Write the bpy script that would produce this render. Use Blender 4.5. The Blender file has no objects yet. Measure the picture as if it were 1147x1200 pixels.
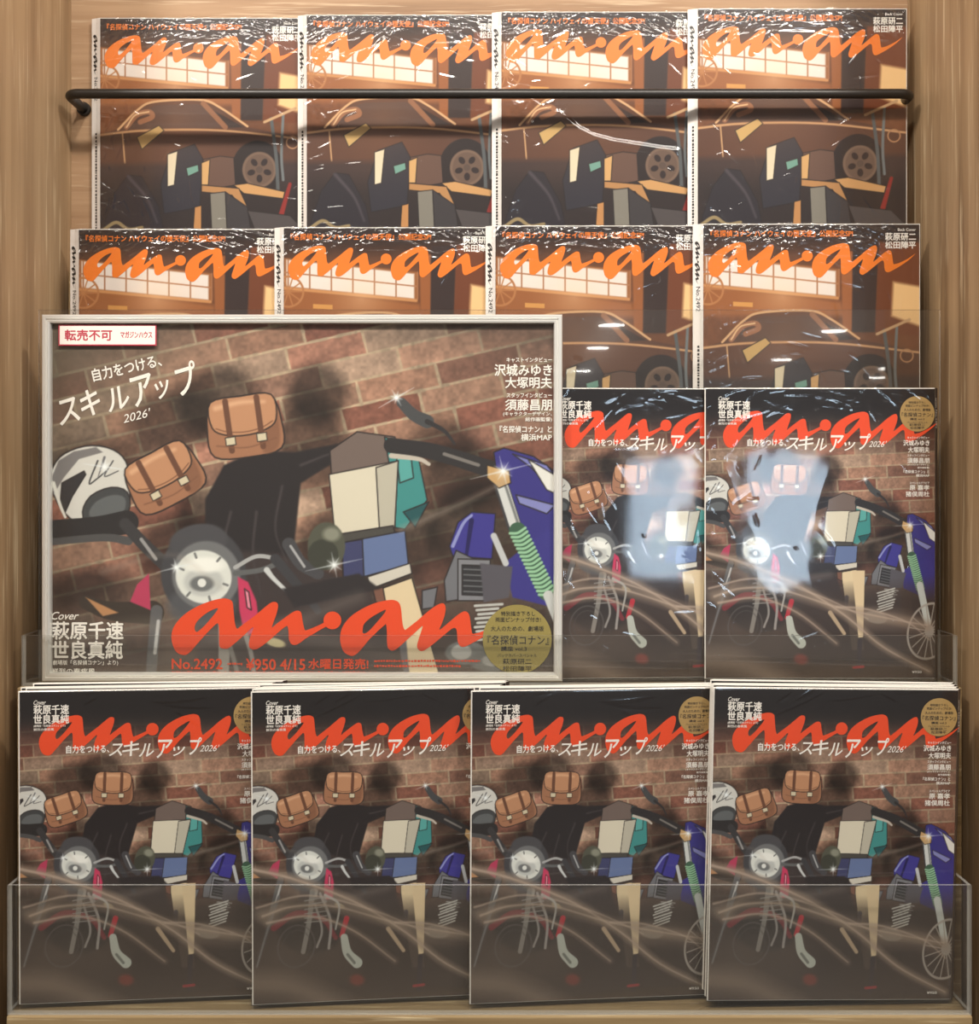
import bpy, math, random
import numpy as np
from mathutils import Vector
from mathutils.geometry import tessellate_polygon

random.seed(7)
RNG = np.random.default_rng(11)
C = bpy.context.scene.collection
ZC = 1.30                      # height of the lens above the floor

# ------------------------------------------------------------------ camera
cam = bpy.data.cameras.new('camera')
cam.sensor_width = 36.0
cam.lens = 36.0 * 1430.0 / 1200.0
cam.shift_y = -42.0 / 1200.0
cam.clip_start = 0.01
camo = bpy.data.objects.new('camera', cam)
camo.location = (0, 0, ZC)
camo.rotation_euler = (math.pi / 2, 0, 0)
C.objects.link(camo)
bpy.context.scene.camera = camo

# ------------------------------------------------------------------ world, lights, exposure
vs = bpy.context.scene.view_settings
vs.view_transform = 'Standard'
vs.look = 'None'
vs.gamma = 1.0
vs.exposure = 0.1
w = bpy.data.worlds.new('shop')
bpy.context.scene.world = w
w.use_nodes = True
w.node_tree.nodes['Background'].inputs[0].default_value = (1.0, 0.92, 0.83, 1)
w.node_tree.nodes['Background'].inputs[1].default_value = 0.20


def area(name, loc, target, size, power, color, shape='DISK', size_y=None):
    l = bpy.data.lights.new(name, 'AREA')
    l.shape = shape
    l.size = size
    if size_y:
        l.size_y = size_y
    l.energy = power
    l.color = color
    o = bpy.data.objects.new(name, l)
    o.location = loc
    d = Vector(target) - Vector(loc)
    o.rotation_euler = d.to_track_quat('-Z', 'Y').to_euler()
    C.objects.link(o)
    return o


WARM = (1.0, 0.92, 0.82)
for lx in (-0.75, 0.0, 0.75):                                   # ceiling downlights above the aisle
    area('ceiling_downlight', (lx, 0.05, ZC + 1.35), (lx * 0.4, 1.25, ZC - 0.05), 0.14, 13.0, WARM)
for lx in (-0.85, 0.85):
    area('ceiling_panel_light', (lx, -0.45, ZC + 1.65), (lx * 0.1, 1.2, ZC - 0.40), 1.0, 18.0, (1.0, 0.94, 0.86), 'RECTANGLE', 0.6)
for lx, ly in ((3.21, -8.9), (3.39, -11.7), (5.0, -12.85), (5.33, -14.3), (1.09, -8.45), (1.14, -10.4), (1.2, -13.2)):   # round lamps far across the shop
    area('shop_downlight', (lx, ly, ZC + 1.35), (lx, ly, 0), 0.24, 4.5, (1.0, 0.96, 0.90))
area('shop_window', (1.18, -2.5, ZC - 0.17), (0.25, 1.2, ZC - 0.05), 0.25, 5.0, (0.66, 0.83, 1.0), 'RECTANGLE', 0.50)

# ------------------------------------------------------------------ materials


def mat(name):
    m = bpy.data.materials.new(name)
    m.use_nodes = True
    nt = m.node_tree
    return m, nt, nt.nodes['Principled BSDF'], nt.nodes['Material Output']


def lin(c):
    c = np.asarray(c, dtype=np.float64) / 255.0
    return np.where(c <= 0.04045, c / 12.92, ((c + 0.055) / 1.055) ** 2.4)


def plain(name, rgb, rough=0.5, metal=0.0, spec=0.5, noise=0.06):
    m, nt, b, out = mat(name)
    l = lin(rgb)
    n = nt.nodes.new('ShaderNodeTexNoise')
    n.inputs['Scale'].default_value = 90
    mix = nt.nodes.new('ShaderNodeMix')
    mix.data_type = 'RGBA'
    mix.inputs[6].default_value = (*(l * (1 - noise)), 1)
    mix.inputs[7].default_value = (*np.minimum(l * (1 + noise), 1), 1)
    nt.links.new(n.outputs['Fac'], mix.inputs[0])
    nt.links.new(mix.outputs[2], b.inputs['Base Color'])
    b.inputs['Roughness'].default_value = rough
    b.inputs['Metallic'].default_value = metal
    b.inputs['Specular IOR Level'].default_value = spec
    return m


def wood(name, axis, dark, mid, light, fleck):
    """oak veneer: grain runs along axis ('X' or 'Z')."""
    m, nt, b, out = mat(name)
    N, L = nt.nodes.new, nt.links.new
    tc = N('ShaderNodeTexCoord')

    def noise(sc, det=6, rough=0.6):
        mp = N('ShaderNodeMapping')
        mp.inputs['Scale'].default_value = sc
        L(tc.outputs['Object'], mp.inputs['Vector'])
        n = N('ShaderNodeTexNoise')
        n.inputs['Scale'].default_value = 1.0
        n.inputs['Detail'].default_value = det
        n.inputs['Roughness'].default_value = rough
        L(mp.outputs['Vector'], n.inputs['Vector'])
        return n.outputs['Fac']
    if axis == 'Z':
        a = noise((42, 42, 2.2)); f = noise((150, 150, 7), 3); g = noise((7, 7, 1.3), 2)
    else:
        a = noise((2.2, 60, 60)); f = noise((8, 200, 200), 3); g = noise((1.3, 7, 7), 2)
    mx = N('ShaderNodeMath'); mx.operation = 'MULTIPLY_ADD'
    mx.inputs[1].default_value = 0.55
    L(g, mx.inputs[0])
    mh = N('ShaderNodeMath'); mh.operation = 'MULTIPLY'
    mh.inputs[1].default_value = 0.5
    L(a, mh.inputs[0]); L(mh.outputs[0], mx.inputs[2])
    cr = N('ShaderNodeValToRGB')
    e = cr.color_ramp.elements
    e[0].position = 0.40; e[0].color = (*lin(dark), 1)
    e[1].position = 0.62; e[1].color = (*lin(light), 1)
    k = e.new(0.5); k.color = (*lin(mid), 1)
    L(mx.outputs[0], cr.inputs[0])
    c2 = N('ShaderNodeValToRGB')
    c2.color_ramp.elements[0].position = 0.57; c2.color_ramp.elements[0].color = (0, 0, 0, 1)
    c2.color_ramp.elements[1].position = 0.72; c2.color_ramp.elements[1].color = (0.8, 0.8, 0.8, 1)
    L(f, c2.inputs[0])
    mix = N('ShaderNodeMix'); mix.data_type = 'RGBA'
    L(c2.outputs[0], mix.inputs[0]); L(cr.outputs[0], mix.inputs[6])
    mix.inputs[7].default_value = (*lin(fleck), 1)
    L(mix.outputs[2], b.inputs['Base Color'])
    b.inputs['Roughness'].default_value = 0.5
    b.inputs['Specular IOR Level'].default_value = 0.3
    bp = N('ShaderNodeBump'); bp.inputs['Strength'].default_value = 0.25; bp.inputs['Distance'].default_value = 0.001
    L(a, bp.inputs['Height']); L(bp.outputs[0], b.inputs['Normal'])
    return m


def printed(name, rough=0.32, spec=0.35):
    m, nt, b, out = mat(name)
    a = nt.nodes.new('ShaderNodeAttribute')
    a.attribute_name = 'ink'
    nt.links.new(a.outputs['Color'], b.inputs['Base Color'])
    b.inputs['Roughness'].default_value = rough
    b.inputs['Specular IOR Level'].default_value = spec
    return m


def clear(name, tint, rough=0.03, ior=1.45, gain=1.0, haze=0.0, hazecol=(0.8, 0.8, 0.78)):
    m = bpy.data.materials.new(name)
    m.use_nodes = True
    nt = m.node_tree
    nt.nodes.clear()
    N, L = nt.nodes.new, nt.links.new
    out = N('ShaderNodeOutputMaterial')
    tr = N('ShaderNodeBsdfTransparent'); tr.inputs[0].default_value = (*tint, 1)
    gl = N('ShaderNodeBsdfGlossy'); gl.inputs['Roughness'].default_value = rough
    fr = N('ShaderNodeFresnel'); fr.inputs[0].default_value = ior
    ge = N('ShaderNodeNewGeometry')                 # the same reflectance from either side of the sheet
    mi = N('ShaderNodeMapRange'); mi.inputs[3].default_value = ior; mi.inputs[4].default_value = 1.0 / ior
    L(ge.outputs['Backfacing'], mi.inputs[0]); L(mi.outputs[0], fr.inputs[0])
    nz = N('ShaderNodeTexNoise'); nz.inputs['Scale'].default_value = 25
    mr = N('ShaderNodeMapRange')
    mr.inputs[3].default_value = 0.85 * gain; mr.inputs[4].default_value = 1.15 * gain
    L(nz.outputs['Fac'], mr.inputs[0])
    mu = N('ShaderNodeMath'); mu.operation = 'MULTIPLY'; mu.use_clamp = True
    L(fr.outputs[0], mu.inputs[0]); L(mr.outputs[0], mu.inputs[1])
    ms = N('ShaderNodeMixShader')
    L(mu.outputs[0], ms.inputs[0])
    L(gl.outputs[0], ms.inputs[2])
    if haze:
        df = N('ShaderNodeBsdfDiffuse'); df.inputs[0].default_value = (*hazecol, 1)
        m2 = N('ShaderNodeMixShader'); m2.inputs[0].default_value = haze
        L(tr.outputs[0], m2.inputs[1]); L(df.outputs[0], m2.inputs[2])
        L(m2.outputs[0], ms.inputs[1])
    else:
        L(tr.outputs[0], ms.inputs[1])
    L(ms.outputs[0], out.inputs[0])
    return m


M = {}
M['oak_side'] = wood('oak_side', 'Z', (128, 102, 74), (162, 133, 100), (182, 153, 118), (216, 194, 160))
M['oak_back'] = wood('oak_back', 'X', (130, 100, 74), (158, 126, 96), (174, 143, 112), (202, 178, 148))
M['oak_base'] = wood('oak_base', 'X', (112, 92, 64), (142, 120, 86), (160, 138, 102), (204, 186, 150))
M['floor'] = plain('floor_tile', (150, 140, 128), 0.5)
M['black_metal'] = plain('black_metal', (38, 34, 31), 0.38, 0.0, 0.5)
M['paper'] = plain('paper', (232, 228, 220), 0.7)
M['ink'] = printed('printed_ink')
M['ink_matt'] = printed('printed_poster', 0.55, 0.25)
M['spine_white'] = plain('spine_white', (226, 220, 214), 0.4)
M['spine_dark'] = plain('spine_dark', (58, 48, 46), 0.4)
M['red'] = plain('title_red', (228, 76, 36), 0.35)
M['orange'] = plain('title_orange', (234, 124, 36), 0.35)
M['white_ink'] = plain('white_ink', (240, 236, 228), 0.4)
M['black_ink'] = plain('black_ink', (42, 38, 36), 0.4)
M['gold'] = plain('gold_ink', (172, 142, 88), 0.4)
M['gold_olive'] = plain('gold_olive_ink', (150, 136, 72), 0.5)
M['crimson'] = plain('crimson_ink', (182, 58, 76), 0.5)
M['sticker'] = plain('sticker_paper', (236, 230, 222), 0.5)
M['aluminium'] = plain('aluminium', (236, 235, 230), 0.3, 0.5)
M['backing'] = plain('backing_board', (70, 60, 50), 0.8)
M['wrap'] = clear('shrink_film', (0.985, 0.985, 0.985), 0.10, 1.45, 2.3)
M['wrap_smooth'] = clear('smooth_film', (0.985, 0.985, 0.985), 0.05, 1.45, 1.5)
M['acrylic'] = clear('acrylic', (0.965, 0.965, 0.955), 0.02, 1.49, 0.9, 0.007)
M['acrylic_edge'] = clear('acrylic_edge', (0.86, 0.86, 0.83), 0.25, 1.49, 1.6, 0.30, (0.85, 0.84, 0.80))
M['glazing'] = clear('poster_glazing', (0.985, 0.985, 0.98), 0.12, 1.45, 0.5, 0.006)

# ------------------------------------------------------------------ helpers


def link(name, me, parent=None, mats=()):
    for m in mats:
        me.materials.append(m)
    o = bpy.data.objects.new(name, me)
    C.objects.link(o)
    if parent:
        o.parent = parent
    return o


def empty(name, loc, label=None, cat=None, group=None, rot=(0, 0, 0)):
    o = bpy.data.objects.new(name, None)
    o.empty_display_size = 0.02
    C.objects.link(o)
    o.location = loc
    o.rotation_euler = rot
    if label: o['label'] = label
    if cat: o['category'] = cat
    if group: o['group'] = group
    return o


class MB:
    def __init__(s):
        s.v, s.f, s.mi, s.sm = [], [], [], []

    def box(s, a, b, mi=0, edge=None, broad=None):
        x0, y0, z0 = a; x1, y1, z1 = b
        k = len(s.v)
        s.v += [(x0, y0, z0), (x1, y0, z0), (x1, y1, z0), (x0, y1, z0), (x0, y0, z1), (x1, y0, z1), (x1, y1, z1), (x0, y1, z1)]
        fs = [((0, 1, 5, 4), 1), ((2, 3, 7, 6), 1), ((1, 2, 6, 5), 0), ((3, 0, 4, 7), 0), ((4, 5, 6, 7), 2), ((3, 2, 1, 0), 2)]
        for q, ax in fs:
            s.f.append(tuple(k + i for i in q)); s.sm.append(False)
            s.mi.append(mi if (edge is None or ax == broad) else edge)
        return s

    def poly(s, pts, mi=0):
        k = len(s.v)
        s.v += pts
        s.f.append(tuple(range(k, k + len(pts)))); s.mi.append(mi); s.sm.append(False)

    def tube(s, path, r, n=14, mi=0, caps=True):
        P = [Vector(p) for p in path]
        k0 = len(s.v)
        up = Vector((0, 0, 1))
        for i, p in enumerate(P):
            t = (P[min(i + 1, len(P) - 1)] - P[max(i - 1, 0)]).normalized()
            u = up if abs(t.dot(up)) < 0.95 else Vector((0, 1, 0))
            a = t.cross(u).normalized(); b = a.cross(t).normalized()
            for j in range(n):
                th = 2 * math.pi * j / n
                s.v.append(tuple(p + a * math.cos(th) * r + b * math.sin(th) * r))
        for i in range(len(P) - 1):
            for j in range(n):
                q = (k0 + i * n + j, k0 + i * n + (j + 1) % n, k0 + (i + 1) * n + (j + 1) % n, k0 + (i + 1) * n + j)
                s.f.append(q); s.mi.append(mi); s.sm.append(True)
        if caps:
            s.f.append(tuple(k0 + j for j in range(n))[::-1]); s.mi.append(mi); s.sm.append(False)
            s.f.append(tuple(k0 + (len(P) - 1) * n + j for j in range(n))); s.mi.append(mi); s.sm.append(False)

    def mesh(s, name):
        me = bpy.data.meshes.new(name)
        me.from_pydata(s.v, [], s.f)
        me.polygons.foreach_set('material_index', s.mi)
        me.polygons.foreach_set('use_smooth', s.sm)
        me.update()
        return me

    def build(s, name, mats, parent=None, bevel=0.0):
        o = link(name, s.mesh(name), parent, mats)
        if bevel:
            b = o.modifiers.new('bevel', 'BEVEL'); b.width = bevel; b.segments = 2; b.limit_method = 'ANGLE'
        return o


def grid_mesh(name, nx, nz, xs, zs, ys, smooth=True):
    """vertex grid (nz rows from the top) as one mesh."""
    me = bpy.data.meshes.new(name)
    n = nx * nz
    co = np.empty((n, 3), np.float32)
    co[:, 0] = xs.ravel(); co[:, 1] = ys.ravel(); co[:, 2] = zs.ravel()
    idx = np.arange(n).reshape(nz, nx)
    q = np.stack([idx[1:, :-1], idx[1:, 1:], idx[:-1, 1:], idx[:-1, :-1]], -1).reshape(-1, 4).astype(np.int32)
    me.vertices.add(n); me.vertices.foreach_set('co', co.ravel())
    me.loops.add(q.size); me.loops.foreach_set('vertex_index', q.ravel())
    me.polygons.add(len(q))
    me.polygons.foreach_set('loop_start', np.arange(0, q.size, 4, dtype=np.int32))
    me.polygons.foreach_set('use_smooth', np.full(len(q), smooth))
    me.update(calc_edges=True)
    return me


def set_ink(me, col):
    a = me.attributes.new('ink', 'FLOAT_COLOR', 'POINT')
    rgba = np.ones((len(col), 4), np.float32)
    rgba[:, :3] = lin(np.clip(col, 0, 255))
    a.data.foreach_set('color', rgba.ravel())


# ---- lettering ----------------------------------------------------------------
GLYPH = {}


def glyphs(body, bold, shear):
    key = (body, bold, shear)
    if key in GLYPH:
        return GLYPH[key]
    c = bpy.data.curves.new('lettering', 'FONT')
    c.body = body; c.size = 1.0; c.resolution_u = 3; c.offset = bold; c.shear = shear
    o = bpy.data.objects.new('lettering', c)
    C.objects.link(o)
    dg = bpy.context.evaluated_depsgraph_get(); dg.update()
    me = bpy.data.meshes.new_from_object(o.evaluated_get(dg))
    v = np.array([p.co[:2] for p in me.vertices]); f = [tuple(p.vertices) for p in me.polygons]
    bpy.data.objects.remove(o); bpy.data.curves.remove(c); bpy.data.meshes.remove(me)
    lo, hi = v.min(0), v.max(0)
    v = (v - (lo + hi) / 2) / np.maximum(hi - lo, 1e-6)          # unit box around 0
    GLYPH[key] = (v, f)
    return GLYPH[key]


class Print:
    """flat printing on a sheet; photo-like layout units are mapped to the sheet's own metres."""

    def __init__(s, fmap):
        s.map = fmap; s.mb = MB()

    def _add(s, pts, faces, y, mi):
        k = len(s.mb.v)
        for p in pts:
            x, z = s.map(p[0], p[1])
            s.mb.v.append((x, y, z))
        for f in faces:
            s.mb.f.append(tuple(k + i for i in f)); s.mb.mi.append(mi); s.mb.sm.append(False)

    def text(s, body, cx, cy, w, h, y, mi=0, ang=0.0, bold=0.012, shear=0.0):
        v, f = glyphs(body, 0.0, shear)
        a = math.radians(ang)
        X = v[:, 0] * w; Y = -v[:, 1] * h
        b = bold * h * 1.3
        for ox, oy in (((-b, 0), (b, 0), (0, b), (0, -b)) if bold > 0.005 else ((0, 0),)):
            px = cx + (X + ox) * math.cos(a) - (Y + oy) * math.sin(a)
            py = cy + (X + ox) * math.sin(a) + (Y + oy) * math.cos(a)
            s._add(list(zip(px, py)), f, y, mi)
            y -= 0.00002

    def line(s, body, x0, x1, y0, y1, y, **k):
        s.text(body, (x0 + x1) / 2, (y0 + y1) / 2, x1 - x0, y1 - y0, y, **k)

    def shape(s, loops, y, mi=0):
        tess = tessellate_polygon([[Vector((p[0], p[1], 0)) for p in l] for l in loops])
        s._add([p for l in loops for p in l], tess, y, mi)

    def disc(s, cx, cy, r, y, mi=0, n=48):
        p = [(cx + r * math.cos(2 * math.pi * i / n), cy + r * math.sin(2 * math.pi * i / n)) for i in range(n)]
        s._add(p, [tuple(range(n))], y, mi)

    def rect(s, x0, y0, x1, y1, y, mi=0):
        s._add([(x0, y0), (x1, y0), (x1, y1), (x0, y1)], [(0, 1, 2, 3)], y, mi)


def smooth_loop(p, n=4):
    p = np.array(p, float); out = []
    m = len(p)
    for i in range(m):
        a, b, c, d = p[i - 1], p[i], p[(i + 1) % m], p[(i + 2) % m]
        for t in np.arange(n) / n:
            out.append(0.5 * (2 * b + (c - a) * t + (2 * a - 5 * b + 4 * c - d) * t * t + (3 * b - a - 3 * c + d) * t ** 3))
    return [tuple(q) for q in out]


LA = [(150,445),(100,430),(70,380),(60,310),(85,240),(150,170),(240,115),(330,80),(400,65),(440,68),(468,85),(475,120),(480,180),(487,235),(500,268),(520,255),(560,225),(620,180),(680,130),(725,95),(750,88),(770,95),(776,120),(765,170),(745,225),(735,260),(760,240),(820,195),(870,160),(900,147),(925,152),(935,175),(940,210),(948,250),(957,278),(975,275),(1010,262),(1060,240),(1100,222),(1110,245),(1060,275),(1010,305),(960,335),(920,365),(890,378),(865,370),(850,340),(848,310),(845,275),(838,250),(820,258),(780,290),(730,335),(680,375),(640,402),(610,408),(585,395),(580,365),(590,320),(605,280),(612,262),(600,262),(560,300),(510,345),(470,378),(440,400),(410,402),(385,390),(380,350),(380,300),(378,250),(370,232),(350,245),(300,295),(260,340),(220,385),(185,425)]
HA = [(215,265),(225,230),(255,195),(300,160),(345,137),(372,131),(360,155),(320,205),(280,250),(240,285),(225,288)]
LB = [(175,450),(130,425),(110,380),(103,320),(120,255),(170,190),(250,135),(340,95),(430,75),(475,78),(500,95),(512,130),(518,190),(525,245),(538,275),(560,262),(620,215),(690,155),(745,115),(785,97),(805,105),(812,135),(805,180),(788,230),(770,273),(790,262),(840,220),(890,178),(930,153),(955,155),(970,175),(978,215),(985,270),(992,300),(1010,300),(1060,285),(1150,240),(1230,187),(1160,255),(1060,325),(1000,360),(950,385),(925,390),(905,380),(893,350),(890,315),(885,275),(870,262),(845,275),(790,320),(730,370),(690,400),(655,418),(630,408),(620,380),(635,325),(650,280),(658,250),(640,262),(600,300),(550,345),(500,390),(465,413),(440,412),(422,390),(418,340),(418,290),(412,240),(400,245),(350,290),(300,340),(250,400),(210,440)]
HB = [(255,275),(262,240),(295,205),(340,175),(385,150),(410,141),(400,165),(350,225),(300,280),(270,300),(256,296)]


def title(pr, x0, y0, k, y, mi=0, ang=0.0):
    """the handwritten title; x0,y0 = centre of its dot, k = scale to the poster's size."""
    ca, sa = math.cos(math.radians(ang)), math.sin(math.radians(ang))

    def t(l, ox):
        o = []
        for (a, b) in smooth_loop(l):
            dx = (a / 5.735 + ox - 389.0) * k; dy = (b / 5.735 + 690 - 727.0) * k
            o.append((x0 + dx * ca - dy * sa, y0 + dx * sa + dy * ca))
        return o
    pr.shape([t(LA, 190), t(HA, 190)], y, mi)
    pr.shape([t(LB, 380), t(HB, 380)], y, mi)
    pr.disc(x0, y0, 10.4 * k, y + 0.00001, mi)


# ---- painter for the printed pictures -----------------------------------------------


def vnoise(X, Y, s, seed):
    g = np.random.default_rng(seed).random((64, 64))
    x = X / s; y = Y / s
    i = np.floor(x).astype(int); j = np.floor(y).astype(int)
    u = x - i; v = y - j
    u = u * u * (3 - 2 * u); v = v * v * (3 - 2 * v)
    i0, i1, j0, j1 = i % 64, (i + 1) % 64, j % 64, (j + 1) % 64
    return (g[j0, i0] * (1 - u) + g[j0, i1] * u) * (1 - v) + (g[j1, i0] * (1 - u) + g[j1, i1] * u) * v


class Art:
    def __init__(s, X, Y, base, tf=None):
        s.X, s.Y = X.ravel(), Y.ravel()
        s.c = np.tile(np.array(base, float), (s.X.size, 1))

    def _sel(s, pts, pad):
        p = np.asarray(pts, float)
        lo = p.min(0) - pad; hi = p.max(0) + pad
        return np.nonzero((s.X > lo[0]) & (s.X < hi[0]) & (s.Y > lo[1]) & (s.Y < hi[1]))[0]

    def mix(s, ix, a, col):
        a = a[:, None]
        s.c[ix] = s.c[ix] * (1 - a) + np.array(col, float) * a

    def inked(s, pts, col, soft=1.0, w=0.8):
        s.poly(pts, col, soft)
        s.stroke(list(pts) + [pts[0]], w, w, (38, 33, 34), 1.0, 0.85, False)

    def poly(s, pts, col, soft=1.0, alpha=1.0, mul=False):
        ix = s._sel(pts, soft)
        if not ix.size: return
        x, y = s.X[ix], s.Y[ix]
        P = np.asarray(pts, float)
        d = np.full(x.size, 1e18); sg = np.ones(x.size)
        for i in range(len(P)):
            a, b = P[i], P[i - 1]
            ex, ey = b - a
            wx, wy = x - a[0], y - a[1]
            t = np.clip((wx * ex + wy * ey) / max(ex * ex + ey * ey, 1e-9), 0, 1)
            d = np.minimum(d, (wx - ex * t) ** 2 + (wy - ey * t) ** 2)
            c1, c2, c3 = y >= a[1], y < b[1], ex * wy > ey * wx
            sg = np.where((c1 & c2 & c3) | (~c1 & ~c2 & ~c3), -sg, sg)
        a = np.clip(0.5 - sg * np.sqrt(d) / soft, 0, 1) * alpha
        if mul: s.c[ix] *= (1 - a[:, None] * (1 - np.array(col, float)))
        else: s.mix(ix, a, col)

    def stroke(s, pts, w0, w1, col, soft=1.0, alpha=1.0, sm=True):
        P = np.asarray(pts, float)
        if sm and len(P) > 2:
            e = np.vstack([2 * P[0] - P[1], P, 2 * P[-1] - P[-2]]); o = []
            for i in range(1, len(e) - 2):
                a, b, c, d = e[i - 1], e[i], e[i + 1], e[i + 2]
                for t in np.arange(6) / 6:
                    o.append(0.5 * (2 * b + (c - a) * t + (2 * a - 5 * b + 4 * c - d) * t * t + (3 * b - a - 3 * c + d) * t ** 3))
            P = np.vstack([o, P[-1]])
        ix = s._sel(P, max(w0, w1) + soft)
        if not ix.size: return
        x, y = s.X[ix], s.Y[ix]
        d = np.full(x.size, 1e9); n = len(P) - 1
        for i in range(n):
            ax, ay = P[i]; ex, ey = P[i + 1] - P[i]
            t = np.clip(((x - ax) * ex + (y - ay) * ey) / max(ex * ex + ey * ey, 1e-9), 0, 1)
            r = w0 + (w1 - w0) * (i + t) / n
            d = np.minimum(d, np.hypot(x - ax - ex * t, y - ay - ey * t) - r)
        s.mix(ix, np.clip(0.5 - d / soft, 0, 1) * alpha, col)

    def ell(s, cx, cy, rx, ry, col, soft=1.0, alpha=1.0, ang=0.0, ring=None, mul=False):
        R = max(rx, ry) + soft + (ring or 0)
        ix = s._sel([(cx - R, cy - R), (cx + R, cy + R)], 0)
        if not ix.size: return
        a = math.radians(ang)
        x, y = s.X[ix] - cx, s.Y[ix] - cy
        u, v = x * math.cos(a) + y * math.sin(a), -x * math.sin(a) + y * math.cos(a)
        d = (np.sqrt((u / rx) ** 2 + (v / ry) ** 2) - 1) * min(rx, ry)
        if ring: d = np.abs(d) - ring
        al = np.clip(0.5 - d / soft, 0, 1) * alpha
        if mul: s.c[ix] *= (1 - al[:, None] * (1 - np.array(col, float)))
        else: s.mix(ix, al, col)

    def glow(s, cx, cy, r, col, alpha=1.0):
        ix = s._sel([(cx - r, cy - r), (cx + r, cy + r)], 0)
        if not ix.size: return
        d = np.hypot(s.X[ix] - cx, s.Y[ix] - cy) / r
        s.mix(ix, np.clip(1 - d, 0, 1) ** 2 * alpha, col)

    def star(s, cx, cy, r, ang=-12):
        for k, l in ((0, 1.0), (90, 0.45), (45, 0.3), (135, 0.3)):
            a = math.radians(ang + k)
            dx, dy = math.cos(a) * r * l, math.sin(a) * r * l
            s.stroke([(cx, cy), (cx + dx, cy + dy)], 1.1, 0.1, (225, 235, 240), 1.5, 0.6, False)
            s.stroke([(cx, cy), (cx - dx, cy - dy)], 1.1, 0.1, (225, 235, 240), 1.5, 0.6, False)
        s.glow(cx, cy, r * 0.35, (245, 250, 250), 0.95)


R_A, R_K = math.radians(10.3), 1.885


def c2p(x, y):
    """front-cover layout units -> poster layout units (the same picture, turned and larger)."""
    dx, dy = x - 898.0, y - 1015.0
    c, s = math.cos(R_A), math.sin(R_A)
    return 237 + R_K * (c * dx + s * dy), 676 + R_K * (-s * dx + c * dy)


def CP(pts):
    return [c2p(*p) for p in pts]


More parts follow.
